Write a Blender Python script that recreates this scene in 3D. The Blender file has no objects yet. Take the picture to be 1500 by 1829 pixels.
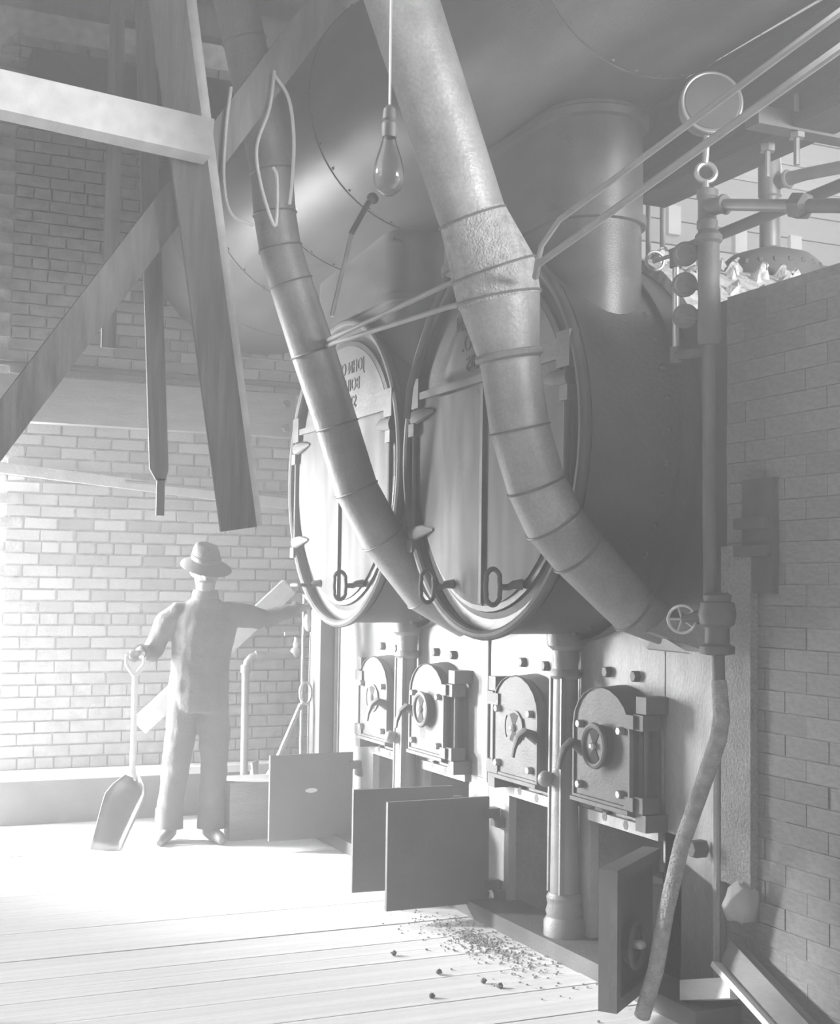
import bpy, bmesh, math, random
from mathutils import Vector, Matrix
random.seed(7)
R = math.radians
scn = bpy.context.scene
col = scn.collection
# ---------------------------------------------------------------- camera, world, lights, exposure
YAW, TILT, ROLL = R(24.3), R(3.26), R(0.78)
f0 = Vector((-math.cos(YAW), math.sin(YAW), 0)); r0 = Vector((math.sin(YAW), math.cos(YAW), 0)); u0 = Vector((0, 0, 1))
fw = f0*math.cos(TILT) + u0*math.sin(TILT); uu = u0*math.cos(TILT) - f0*math.sin(TILT)
rt = r0*math.cos(ROLL) + uu*math.sin(ROLL); up = uu*math.cos(ROLL) - r0*math.sin(ROLL)
cd = bpy.data.cameras.new('camera'); cam = bpy.data.objects.new('camera', cd); col.objects.link(cam)
cd.sensor_fit = 'VERTICAL'; cd.sensor_height = 24; cd.lens = 2400/1829*24
cam.matrix_world = Matrix(((rt.x, up.x, -fw.x, 0), (rt.y, up.y, -fw.y, 0), (rt.z, up.z, -fw.z, 1.55), (0, 0, 0, 1)))
cd.clip_start = .05
cd.dof.use_dof = True; cd.dof.focus_distance = 5.6; cd.dof.aperture_fstop = 11
scn.camera = cam
scn.view_settings.view_transform = 'Standard'; scn.view_settings.look = 'None'
scn.view_settings.gamma = 1; scn.view_settings.use_curve_mapping = False
scn.view_settings.exposure = 0.0
w = bpy.data.worlds.new('world'); scn.world = w; w.use_nodes = True
w.node_tree.nodes['Background'].inputs[0].default_value = (1, 1, 1, 1)
w.node_tree.nodes['Background'].inputs[1].default_value = 0.35

def area(name, loc, target, sx, sy, power, spread=180):
    l = bpy.data.lights.new(name, 'AREA'); l.shape = 'RECTANGLE'; l.size = sx; l.size_y = sy; l.energy = power; l.spread = R(spread)
    o = bpy.data.objects.new(name, l); col.objects.link(o); o.location = loc
    o.rotation_euler = (Vector(target) - Vector(loc)).to_track_quat('-Z', 'Y').to_euler(); return o
area('corner_daylight', (-9.75, .15, 1.35), (-8.9, 3.0, 1.0), 1.6, 2.4, 960, 110)        # big doorway in the far left corner, left of the frame
area('side_window_daylight', (.9, 4.6, 2.98), (-4.6, 2.6, 3.2), 1.8, .8, 640)        # high window to the right, over the brick pier
area('rear_daylight', (-6.3, 7.6, 5.2), (-8.6, 5.6, 4.0), 2.2, 1.6, 75)             # clerestory over the back of the boilers
area('front_fill', (-3.2, -.95, 3.7), (-5.0, 2.2, .6), 2.2, 1.6, 25)             # added fill lamp, behind a high gap made in the unseen left wall
sl = bpy.data.lights.new('sun', 'SUN'); sl.energy = 8; sl.angle = R(5)
so = bpy.data.objects.new('sun', sl); col.objects.link(so)
so.rotation_euler = Vector((0.5, 0.8, -0.33)).to_track_quat('-Z', 'Y').to_euler()

# ---------------------------------------------------------------- materials (all greys)
def mat(name, v, rough=.6, metal=0., var=.25, scale=6., bump=.0, bscale=40., stretch=(1, 1, 1), spec=.5, rand=0., fine=0.):
    m = bpy.data.materials.new(name); m.use_nodes = True
    n = m.node_tree.nodes; L = m.node_tree.links; b = n['Principled BSDF']
    b.inputs['Roughness'].default_value = rough; b.inputs['Metallic'].default_value = metal
    b.inputs['Specular IOR Level'].default_value = spec
    tc = n.new('ShaderNodeTexCoord'); mp = n.new('ShaderNodeMapping'); mp.inputs['Scale'].default_value = stretch
    L.new(tc.outputs['Object'], mp.inputs['Vector'])
    nz = n.new('ShaderNodeTexNoise'); nz.inputs['Scale'].default_value = scale; nz.inputs['Detail'].default_value = 6
    L.new(mp.outputs[0], nz.inputs['Vector'])
    mr = n.new('ShaderNodeMapRange'); mr.inputs['From Min'].default_value = .3; mr.inputs['From Max'].default_value = .7
    mr.inputs['To Min'].default_value = v*(1-var); mr.inputs['To Max'].default_value = v*(1+var)
    L.new(nz.outputs['Fac'], mr.inputs['Value']); out = mr.outputs[0]
    if rand:
        oi = n.new('ShaderNodeObjectInfo'); m2 = n.new('ShaderNodeMapRange')
        m2.inputs['To Min'].default_value = 1-rand; m2.inputs['To Max'].default_value = 1+rand
        L.new(oi.outputs['Random'], m2.inputs['Value'])
        mu = n.new('ShaderNodeMath'); mu.operation = 'MULTIPLY'; L.new(out, mu.inputs[0]); L.new(m2.outputs[0], mu.inputs[1]); out = mu.outputs[0]
    if fine:
        n3 = n.new('ShaderNodeTexNoise'); n3.inputs['Scale'].default_value = 90; n3.inputs['Detail'].default_value = 3
        L.new(mp.outputs[0], n3.inputs['Vector']); m3 = n.new('ShaderNodeMapRange')
        m3.inputs['From Min'].default_value = .35; m3.inputs['From Max'].default_value = .65
        m3.inputs['To Min'].default_value = 1-fine; m3.inputs['To Max'].default_value = 1+fine
        L.new(n3.outputs['Fac'], m3.inputs['Value'])
        mu = n.new('ShaderNodeMath'); mu.operation = 'MULTIPLY'; L.new(out, mu.inputs[0]); L.new(m3.outputs[0], mu.inputs[1]); out = mu.outputs[0]
    L.new(out, b.inputs['Base Color'])
    if bump:
        nb = n.new('ShaderNodeTexNoise'); nb.inputs['Scale'].default_value = bscale; nb.inputs['Detail'].default_value = 4
        L.new(mp.outputs[0], nb.inputs['Vector'])
        bp = n.new('ShaderNodeBump'); bp.inputs['Strength'].default_value = bump; bp.inputs['Distance'].default_value = .02
        L.new(nb.outputs['Fac'], bp.inputs['Height']); L.new(bp.outputs[0], b.inputs['Normal'])
    return m
M = {
 'drum': mat('drum_plate', .11, .4, .25, .25, 2.5, .08, 60, (1, 3, 3), fine=.12),
 'iron': mat('boiler_iron', .10, .45, .25, .3, 3, .1, 50),
 'door': mat('smokebox_door_iron', .1, .68, .05, .35, 5, .08, 40, (2.5, 2.5, .5), spec=.35),
 'plate': mat('front_plate_iron', .38, .55, .1, .25, 4, .15, 60, (2, 2, .7), fine=.1),
 'cast': mat('cast_iron', .13, .62, .1, .2, 8, .15, 90),
 'dark': mat('sooty_iron', .12, .6, .1, .25, 8, .1, 60),
 'ash': mat('ash_door_sheet', .13, .6, .1, .12, 6, .05, 60),
 'duct': mat('duct_sheet', .34, .5, .25, .22, 7, .12, 60, fine=.1),
 'duct_old': mat('sooty_duct_sheet', .26, .5, .25, .2, 7, .12, 60, fine=.1),
 'dust': mat('dusty_duct', .45, .9, 0, .25, 30, .9, 110),
 'seam': mat('seam_metal', .16, .5, .3, .2, 9),
 'pipe': mat('pipe_metal', .34, .4, .5, .15, 8),
 'bright': mat('worn_bright_metal', .6, .35, .6, .15, 8),
 'wood': mat('grey_wood', .24, .8, 0, .25, 4, .3, 30, (1, 8, 1)),
 'woodz': mat('plank_wood', .24, .8, 0, .25, 5, .3, 30, (8, 8, .6)),
 'pale': mat('pale_wood', .84, .8, 0, .1, 4, .2, 30, (1, 4, 4)),
 'darkwood': mat('dark_timber', .08, .85, 0, .25, 4, .3, 30, (1, 6, 6)),
 'brick': mat('old_brick', .45, .9, 0, .25, 12, .4, 50, rand=.3),
 'mortar': mat('mortar', .66, .95, 0, .2, 14, .5, 40),
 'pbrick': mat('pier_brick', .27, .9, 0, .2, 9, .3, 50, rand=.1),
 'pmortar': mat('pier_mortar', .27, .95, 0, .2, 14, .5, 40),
 'plaster': mat('rough_plaster', .33, .95, 0, .12, 12, .6, 90, fine=.15),
 'floor': mat('dusty_floorboard', .9, .9, 0, .1, 3, .35, 18, (4, .5, 1), rand=.03),
 'gap': mat('floor_gap', .4, .95, 0, .2, 9),
 'concrete': mat('concrete', .5, .9, 0, .15, 9, .3, 40),
 'white': mat('whitewash', .8, .8, 0, .08, 6),
 'board': mat('wall_board', .55, .85, 0, .12, 5, .2, 30, (6, .6, 6), rand=.12),
 'cloth': mat('work_cloth', .14, .95, 0, .15, 12, .3, 120),
 'trouser': mat('trouser_cloth', .14, .95, 0, .15, 10, .3, 120),
 'skin': mat('skin', .22, .6, 0, .08, 12),
 'felt': mat('hat_felt', .12, .95, 0, .15, 12, .3, 120),
 'shoe': mat('shoe_leather', .18, .6, 0, .15, 12),
 'box': mat('box_wood', .30, .85, 0, .15, 5, .2, 40, (1, 1, 5)),
 'rope': mat('pale_wire', .6, .8, 0, .1, 20),
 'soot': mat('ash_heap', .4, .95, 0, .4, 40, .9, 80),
 'lump': mat('plaster_lagging', .6, .95, 0, .35, 25, .4, 90),
 'paint': mat('letter_paint', .045, .6, 0, .2, 30),
 'ceil': mat('ceiling_wood', .16, .9, 0, .25, 4, .2, 30, (1, 6, 1)),
 'column': mat('column_iron', .26, .5, .15, .2, 8, .15, 90),
 'rod': mat('brace_rod', .3, .7, .1, .15, 8),
 'face': mat('gauge_face', .09, 1., 0, .15, 8, spec=.1),
 'hole': mat('dark_slot_fill', .05, .9),  # shade inside the slots, put into the colour of thin dark plates
 'ashpit': mat('ash_pit_lining', .22, .95, 0, .5, 3.5, .5, 30),
}
g = bpy.data.materials.new('clear_bulb_glass'); g.use_nodes = True
gb = g.node_tree.nodes['Principled BSDF']; gb.inputs['Base Color'].default_value = (.82, .82, .82, 1); gb.inputs['Roughness'].default_value = .12
gb.inputs['Transmission Weight'].default_value = 1; gb.inputs['IOR'].default_value = 1.45; M['glass'] = g
h = bpy.data.materials.new('veil_haze'); h.use_nodes = True; h.node_tree.nodes.clear()
ho = h.node_tree.nodes.new('ShaderNodeOutputMaterial'); hv = h.node_tree.nodes.new('ShaderNodeVolumeScatter')
hv.inputs['Density'].default_value = .055; hv.inputs['Anisotropy'].default_value = .2; hv.inputs['Color'].default_value = (1, 1, 1, 1)
h.node_tree.links.new(hv.outputs[0], ho.inputs['Volume']); M['haze'] = h

# ---------------------------------------------------------------- builders
def frame(d):
    d = d.normalized(); a = Vector((0, 0, 1)) if abs(d.z) < .9 else Vector((1, 0, 0))
    x = d.cross(a).normalized(); return x, d.cross(x).normalized()
class MB:
    def __init__(s): s.v = []; s.f = []; s.mi = []
    def add(s, vs, fs):
        k = len(s.v); s.v += [Vector(p) for p in vs]; s.f += [[i+k for i in f] for f in fs]; return s
    def box(s, lo, hi, rot=None, piv=None):
        (a, b, c), (d, e, f) = lo, hi
        vs = [Vector(p) for p in ((a,b,c),(d,b,c),(d,e,c),(a,e,c),(a,b,f),(d,b,f),(d,e,f),(a,e,f))]
        if rot: m = rot; pv = Vector(piv); vs = [m @ (p-pv) + pv for p in vs]
        return s.add(vs, [(0,3,2,1),(4,5,6,7),(0,1,5,4),(1,2,6,5),(2,3,7,6),(3,0,4,7)])
    def beam(s, p0, p1, wd, th, wdir):           # bar from p0 to p1, width along wdir, thickness across
        p0, p1 = Vector(p0), Vector(p1); d = (p1-p0).normalized(); wv = Vector(wdir); wv = (wv-d*wv.dot(d)).normalized(); t = d.cross(wv)
        vs = [p + wv*(a*wd/2) + t*(b*th/2) for p in (p0, p1) for a, b in ((-1,-1),(1,-1),(1,1),(-1,1))]
        return s.add(vs, [(0,3,2,1),(4,5,6,7),(0,1,5,4),(1,2,6,5),(2,3,7,6),(3,0,4,7)])
    def rings(s, rs, cap=True):
        n = len(rs[0]); vs = [p for r in rs for p in r]; fs = []
        for k in range(len(rs)-1):
            for i in range(n): j = (i+1) % n; fs.append((k*n+i, k*n+j, (k+1)*n+j, (k+1)*n+i))
        if cap: fs.append(tuple(range(n))[::-1]); fs.append(tuple((len(rs)-1)*n+i for i in range(n)))
        return s.add(vs, fs)
    def tube(s, pts, r, n=12, cap=True, flat=1., ref=None):
        pts = [Vector(p) for p in pts]; rr = r if isinstance(r, (list, tuple)) else [r]*len(pts); rs = []
        x = None
        for i, p in enumerate(pts):
            d = (pts[min(i+1, len(pts)-1)] - pts[max(i-1, 0)]).normalized()
            if x is None:
                x = Vector(ref) if ref else frame(d)[0]
            x = (x - d*x.dot(d)).normalized(); y = d.cross(x)
            rs.append([p + x*(math.cos(2*math.pi*k/n)*rr[i]) + y*(math.sin(2*math.pi*k/n)*rr[i]*flat) for k in range(n)])
        return s.rings(rs, cap)
    def cyl(s, p0, p1, r, n=16, r1=None): return s.tube([p0, p1], [r, r if r1 is None else r1], n)
    def lathe(s, prof, o, axis, n=24, cap=True):    # prof: (radius, distance along axis)
        o = Vector(o); ax = Vector(axis).normalized(); x, y = frame(ax)
        return s.rings([[o + ax*t + x*(math.cos(2*math.pi*k/n)*r) + y*(math.sin(2*math.pi*k/n)*r) for k in range(n)] for r, t in prof], cap)
    def torus(s, c, axis, R0, r, n=28, m=8, sy=1., a0=0, a1=2*math.pi):
        c = Vector(c); ax = Vector(axis).normalized(); x, y = frame(ax); closed = abs(a1-a0-2*math.pi) < 1e-6; rs = []
        for k in range(n if closed else n+1):
            a = a0+(a1-a0)*k/n; d = x*math.cos(a)+y*math.sin(a)*sy; dn = d.normalized()
            rs.append([c + d*R0 + dn*(r*math.cos(2*math.pi*j/m)) + ax*(r*math.sin(2*math.pi*j/m)) for j in range(m)])
        if closed: rs.append(rs[0])
        return s.rings(rs, not closed)
    def loft(s, loops): return s.rings([[Vector(p) for p in l] for l in loops], True)
    def sphere(s, c, r, n=14, m=8, sc=(1, 1, 1)):
        c = Vector(c); return s.rings([[c + Vector((r*sc[0]*math.sin(t)*math.cos(a), r*sc[1]*math.sin(t)*math.sin(a), r*sc[2]*math.cos(t)))
            for a in [2*math.pi*k/n for k in range(n)]] for t in [math.pi*(.02+.96*i/m) for i in range(m+1)]])
    def hexnut(s, c, axis, r, t, a=0):
        return s.lathe([(r, 0), (r, t*.8), (r*.8, t)], c, axis, 6)
    def build(s, name, m, parent=None, smooth=35, kind=None, label=None):
        me = bpy.data.meshes.new(name); o = bpy.data.objects.new(name, me); col.objects.link(o)
        base = Vector((0, 0, 0))
        if parent is not None:
            o.parent = parent; base = Vector(parent['base']) if 'base' in parent else Vector((0, 0, 0))
        o['base'] = list(base)
        me.from_pydata([p-base for p in s.v], [], s.f)
        bm = bmesh.new(); bm.from_mesh(me); bmesh.ops.recalc_face_normals(bm, faces=bm.faces[:]); bm.to_mesh(me); bm.free()
        me.materials.append(M[m] if isinstance(m, str) else m)
        if smooth:
            me.polygons.foreach_set('use_smooth', [True]*len(me.polygons)); me.set_sharp_from_angle(angle=R(smooth))
        if kind: o['kind'] = kind
        if label: o['label'] = label
        return o
def smooth_path(p, k=5):
    p = [Vector(q) for q in p]; e = [2*p[0]-p[1]]+p+[2*p[-1]-p[-2]]; out = []
    for i in range(1, len(e)-2):
        a, b, c, d = e[i-1:i+3]
        for j in range(k):
            t = j/k; out.append(.5*((2*b)+(c-a)*t+(2*a-5*b+4*c-d)*t*t+(3*b-a-3*c+d)*t**3))
    return out+[p[-1]]
def thing(name, label, cat, base=(0, 0, 0), group=None):
    o = bpy.data.objects.new(name, None); col.objects.link(o); o.location = base; o['base'] = list(base)
    o['label'] = label; o['category'] = cat; o.empty_display_size = .1
    if group: o['group'] = group
    return o
def tag(o, label, cat, group=None):
    o['label'] = label; o['category'] = cat
    if group: o['group'] = group
    return o
def struct(o): o['kind'] = 'structure'; return o
def copy_mesh(src, loc, parent, name=None, rot=None, scale=None):
    o = src.copy(); col.objects.link(o); o.parent = parent; o.location = loc
    if rot: o.rotation_euler = rot
    if scale: o.scale = scale
    return o

# ---------------------------------------------------------------- the setting
fl = struct(MB().box((-9.4, -1.2, -.2), (1.6, 9.4, -.03)).build('floor', 'gap'))
unit = None
def unit_box(name, m):
    return MB().box((-.5, -.5, -.5), (.5, .5, .5)).build(name, m, smooth=0)
x = -9.1; k = 0; src = None
while x < 1.2:                                                   # boards running towards the boilers
    wd = .135 + .02*random.random(); y0 = -.6; y1 = 2.92
    if src is None: src = o = unit_box('floor_plank', 'floor'); o.parent = fl
    else: o = src.copy(); col.objects.link(o)
    o.location = (x+wd/2, (y0+y1)/2, -.02 + random.uniform(-.0025, .0015)); o.scale = (wd-.004, y1-y0, .04)
    o.rotation_euler = (0, random.uniform(-.012, .012), 0)
    x += wd
wb = struct(MB().box((-9.4, 1.02, -.1), (-9.125, 4.0, 5.6)).box((-9.4, -.8, 3.6), (-9.125, 1.02, 5.6)).build('wall_back', 'mortar', smooth=0))
cand = []
c = 0; z = .34
while z < 5.2:
    y = 1.03 + (.11 if c % 2 else 0)
    while y < 3.35:
        wy = .215 if c % 6 else .105
        if not (2.60 < z < 2.93): cand.append((y+wy/2, z+.035, wy))
        y += wy+.012
    z += .0785; c += 1
cand.sort(key=lambda b: (b[0]-2.3)**2*1.6 + (b[1]-2.3)**2)
src = None
rest = MB()
for i, (y, zc, wy) in enumerate(cand):
    dx = random.uniform(-.004, .006)
    if i < 296:
        if src is None: src = o = unit_box('brick', 'brick'); o.parent = wb
        else: o = src.copy(); col.objects.link(o)
        o.location = (-9.12+dx, y+random.uniform(-.004, .004), zc); o.scale = (.05, wy*random.uniform(.95, 1), .066*random.uniform(.92, 1.02))
        o.rotation_euler = (random.uniform(-.012, .012), 0, 0)
    else:
        rest.box((-9.145, y-wy/2, zc-.033), (-9.095+dx, y+wy/2, zc+.033))
rest.build('far_bricks', 'brick', wb, smooth=0, kind='stuff')
# ledge and dark base course along the back wall
struct(MB().box((-9.1, 1.04, 0), (-8.99, 3.02, .29)).build('baseboard_back', 'cast', smooth=0))
struct(MB().box((-9.1, 1.04, .29), (-8.9, 3.02, .335)).build('trim_1', 'white', smooth=0))
# boarded back wall behind the boilers
wr = struct(MB().box((-9.4, 4.0, -.1), (-9.15, 9.4, 7.4)).build('wall_rear', 'dark', smooth=0))
src = None
z = 2.9; k = 0
while z < 7.3:
    hgt = .2+.03*random.random()
    for (ya, yb) in ((4.02, 9.3),):
        if src is None: src = o = unit_box('wall_board', 'board'); o.parent = wr
        else: o = src.copy(); col.objects.link(o)
        o.location = (-9.13+random.uniform(-.008, .008), (ya+yb)/2, z+hgt/2); o.scale = (.05, yb-ya, hgt-.012)
    z += hgt
for k, (y, z) in enumerate(((6.35, 4.6), (7.02, 4.52), (6.95, 4.05), (7.6, 4.5))):
    t = MB(); t.box((-9.12, y-.06, z-.12), (-9.06, y+.06, z+.12)); struct(t.build('window_%d' % (k+1), 'white', smooth=0))
# unseen left wall; openings shaped to place the sun on plates and floor
lw = MB(); Y0, Y1 = -.8, -.62
lw.box((-9.4, Y0, 4.0), (-7.35, Y1, 5.6)); lw.box((-7.35, Y0, 2.1), (-5.8, Y1, 5.6)); lw.box((-5.8, Y0, -.1), (-4.4, Y1, 5.6)); lw.box((-2.0, Y0, -.1), (1.6, Y1, 5.6)); lw.box((-4.4, Y0, 4.5), (-2.0, Y1, 5.6)); lw.box((-4.4, Y0, -.1), (-2.0, Y1, 2.7))
struct(lw.build('wall_left', 'plaster', smooth=0))
ce = struct(MB().box((-9.4, -.8, 5.6), (1.6, 4.2, 5.75)).build('ceiling', 'ceil', smooth=0))
src = None
for i in range(9):
    o = MB().box((-9.1+.85*i, -.6, 5.38), (-8.98+.85*i, 4.1, 5.6)).build('joist', 'ceil', ce, smooth=0) if src is None else None
    if src is None: src = o
    else: o = src.copy(); col.objects.link(o); o.location = (.85*i, 0, 0)

# ---------------------------------------------------------------- brick pier right of the boilers
YP = 3.1
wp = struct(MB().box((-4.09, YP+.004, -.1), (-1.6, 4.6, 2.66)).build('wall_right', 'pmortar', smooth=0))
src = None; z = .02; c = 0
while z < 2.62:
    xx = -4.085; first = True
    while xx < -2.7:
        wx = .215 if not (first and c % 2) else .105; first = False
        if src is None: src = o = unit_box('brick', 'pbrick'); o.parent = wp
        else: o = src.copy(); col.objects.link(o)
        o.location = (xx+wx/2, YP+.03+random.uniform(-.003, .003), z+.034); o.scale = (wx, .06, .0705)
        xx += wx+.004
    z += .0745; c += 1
cp = MB(); cp.box((-4.075, YP-.035, .50), (-3.905, YP-.001, 1.72)); tag(cp.build('plaster_strip', 'plaster', smooth=0), 'rough grey plaster strip up the brick pier at right', 'plaster')
wd = thing('wall_door_plate', 'dark flat iron plate strapped to the brick pier at right edge', 'plate', (-3.87, YP, 1.75))
MB().box((-3.96, YP-.03, 1.55), (-3.79, YP-.001, 1.96)).build('panel', 'dark', wd)
for zz in (1.80, 1.70): MB().box((-3.985, YP-.05, zz-.02), (-3.80, YP-.03, zz+.02)).build('strap', 'cast', wd)
lump = MB().lathe([(.0, 0), (.05, .01), (.068, .05), (.05, .11), (.02, .135)], (-3.94, YP-.045, .385), (0, 0, 1), 9)
for p in lump.v: p.x += random.uniform(-.015, .015); p.z += random.uniform(-.012, .012)
tag(lump.build('plaster_lump', 'concrete', smooth=60), 'pale broken lump lodged at the foot of plaster strip', 'lump')
lt = thing('leaning_timber', 'short timber with pale edges leaning at the bottom right corner', 'timber', (-3.7, 2.85, 0))
MB().beam((-3.97, 3.03, .275), (-3.2, 2.95, .03), .085, .045, (0, .25, 1)).build('timber', 'wood', lt)
MB().beam((-4.0, 2.995, .225), (-3.3, 2.92, .012), .02, .055, (0, .25, 1)).build('pale_edge', 'pale', lt, label='pale edge')
tag(MB().beam((-4.14, 2.95, .10), (-3.9, 2.99, .17), .07, .04, (0, .25, 1)).build('timber_offcut', 'pale'), 'pale offcut of board on the floor beside leaning timber', 'timber')
# curb in front of the furnaces
struct(MB().box((-8.0, 2.9, -.05), (-4.0, 3.14, .07)).build('trim_2', 'cast', smooth=0))
tag(MB().hexnut((-4.17, 3.06, .6), (0, -1, 0), .035, .06).build('stud', 'cast'), 'large round stud bolt on plate beside the slanting pipe', 'bolt')

# ---------------------------------------------------------------- furnace fronts
CX2, CX1 = -5.10, -6.81
def arch(w2, hs, rise, z0, cx, y, n=10):
    pts = [(cx-w2, y, z0), (cx+w2, y, z0), (cx+w2, y, z0+hs)]
    for i in range(1, n):
        a = math.pi*i/n; pts.append((cx+w2*math.cos(a)*(1-.0*i), y, z0+hs+rise*math.sin(a)))
    pts.append((cx-w2, y, z0+hs)); return pts
def fire_door(front, cx, hinge, wheel):
    yb = YP-.02; yf = 2.955; z0 = .685
    d = MB().loft([arch(.255, .30, .215, z0-.035, cx, yb), arch(.255, .30, .215, z0-.035, cx, yb-.02), arch(.238, .30, .20, z0-.02, cx, yb-.03), arch(.236, .30, .195, z0-.02, cx, yb-.075),
        arch(.222, .30, .175, z0-.008, cx, yb-.085), arch(.226, .30, .18, z0-.005, cx, yf+.012), arch(.218, .30, .172, z0, cx, yf), arch(.206, .295, .16, z0+.016, cx, yf), arch(.203, .295, .157, z0+.018, cx, yf+.009)]).build('fire_door', 'cast', front)
    m = MB()
    m.loft([[(cx-.235, yb-.08, z0-.03), (cx+.235, yb-.08, z0-.03), (cx+.235, yb-.08, z0+.012), (cx-.235, yb-.08, z0+.012)], [(cx-.22, yf-.01, z0-.012), (cx+.22, yf-.01, z0-.012), (cx+.22, yf-.01, z0+.004), (cx-.22, yf-.01, z0+.004)]])
    m.build('sill_moulding', 'cast', d)
    yy = yf+.009
    for sx in (-1, 1):
        for zz in (z0+.06, z0+.31):
            MB().hexnut((cx+sx*.155, yy, zz), (0, -1, 0), .018, .025).build('bolt', 'pipe', d, smooth=0)
    zc = z0+.235
    if wheel:
        MB().torus((cx, yy-.035, zc), (0, 1, 0), .082, .013, 28, 8).lathe([(.085, 0), (.085, .03), (.078, .035)], (cx, yy, zc), (0, -1, 0), 24).build('damper_wheel', 'cast', d)
    else:
        MB().lathe([(.078, 0), (.078, .008)], (cx, yy, zc), (0, -1, 0), 28).build('damper_disc', 'cast', d)
        MB().torus((cx, yy-.006, zc), (0, 1, 0), .085, .004, 14, 6, a0=-.6, a1=.6).torus((cx, yy-.006, zc), (0, 1, 0), .085, .004, 14, 6, a0=math.pi-.6, a1=math.pi+.6).build('slit_ring', 'hole', d)
    hm = MB(); ph = (yy-.037) if wheel else (yy-.0085)
    for sgn in (1, -1):
        hm.loft([[(cx-.012, q, zc+sgn*.014), (cx+.012, q, zc+sgn*.014), (cx+.04, q, zc+sgn*.058), (cx, q, zc+sgn*.068), (cx-.04, q, zc+sgn*.058)] for q in (ph+.001, ph-.001)])
    hm.build('air_slot', 'hole', d, smooth=0, label='dark wedge shaped air slots')
    MB().lathe([(.016, 0), (.016, .012), (.008, .02)], (cx, ph, zc), (0, -1, 0), 10).build('hub', 'bright', d)
    lx = cx + (-hinge)*(.15 if hinge > 0 else .185)
    b = Vector((lx, yf+.01, z0+.20))
    MB().tube([b+Vector((hinge*-.01, .02, -.02)), b+Vector((0, -.02, .02)), b+Vector((0, -.055, .035)), b+Vector((0, -.09, .01)), b+Vector((0, -.108, -.035)), b+Vector((0, -.113, -.075))], [.03, .04, .032, .024, .018, .012], 10, flat=.6).build('latch_handle', 'cast', d)
    hx = cx + hinge*.262
    MB().cyl((hx, yf+.05, z0-.05), (hx, yf+.05, z0+.42), .011, 10).build('hinge_pin', 'cast', d)
    for zz in (z0+.0, z0+.32):
        MB().box((hx-.035, yf+.012, zz), (hx+.03, yf+.09, zz+.062)).box((cx+hinge*.20-.02, yf-.002, zz+.004), (cx+hinge*.20+.045, yf+.05, zz+.058)).build('hinge_lug', 'cast', d)
        zb = zz+.066 if zz > z0+.1 else zz-.07
        MB().box((hx-.03, yf+.02, zb), (hx+.04, YP-.02, zb+.066)).build('hinge_bracket', 'dark', d)
    for (bx, bz) in ((-.13, z0+.525), (.085, z0+.52), (-.12, z0-.075), (.04, z0-.085)):
        MB().hexnut((cx+bx, YP-.02, bz), (0, -1, 0), .025, .026).build('plate_bolt', 'dark', front, smooth=0)
def ash_plate(front, hx, hy, ang, label=None, framed=False, slot=False):
    # flat plate door hinged on the vertical line (hx, hy), pointing along ang (0 = +X), counter-clockwise seen from above
    L_, z0, z1, t = (.53 if framed else .56), .055, .555, .022
    rot = Matrix.Rotation(ang, 3, 'Z'); P = lambda a, b, zz: Vector((hx, hy, 0)) + rot @ Vector((a, b, 0)) + Vector((0, 0, zz))
    def bx(m, a0, b0, c0, a1, b1, c1):
        return m.add([P(a, b, zz) for zz in (c0, c1) for a, b in ((a0, b0), (a1, b0), (a1, b1), (a0, b1))], [(0,3,2,1),(4,5,6,7),(0,1,5,4),(1,2,6,5),(2,3,7,6),(3,0,4,7)])
    m = MB()
    if not framed:
        bx(m, .03, -t/2, z0, L_, t/2, z1)
        d = m.build('ash_door', 'ash', front, smooth=0)
        if slot:  # pale oval set where the door has its slot
            pc = P(.30, .0, z0+.285); ax = rot @ Vector((0, 1, 0)); av = rot @ Vector((1, 0, 0))
            MB().rings([[pc+ax*q+av*(.038*math.cos(k*math.pi/8))+Vector((0, 0, .014*math.sin(k*math.pi/8))) for k in range(16)] for q in (-.02, .02)]).build('pale_oval', 'white', d, label='small pale oval')
    else:
        bx(m, .03, -.02, z0, L_, .02, z1); d = m.build('ash_door', 'ash', front, smooth=0)
        s = -1   # side that carries the moulding (outer face)
        for (a0, c0, a1, c1) in ((.03, z1-.045, L_, z1), (.03, z0, L_, z0+.045), (L_-.045, z0+.045, L_, z1-.045)):
            mm = MB(); bx(mm, a0, .02, c0, a1, .05, c1); mm.build('door_moulding', 'cast', d, smooth=0)
        c_ = P(.33, .055, z0+.2)
        ax = rot @ Vector((0, 1, 0))
        MB().torus(c_, ax, .08, .012, 24, 8).lathe([(.075, -.03), (.075, -.01)], c_, ax, 20).build('damper_wheel', 'cast', d)
        MB().lathe([(.018, -.02), (.018, .02), (.008, .035)], c_, ax, 10).build('hub', 'bright', d)
    for zz in (z1-.10, z0+.06):
        mm = MB(); bx(mm, -.02, -.03, zz, .06, .03, zz+.045); bx(mm, -.045, -.035, zz-.045, .0, .05, zz+.0); mm.build('hinge_lug', 'dark', d)
    return d
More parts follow.
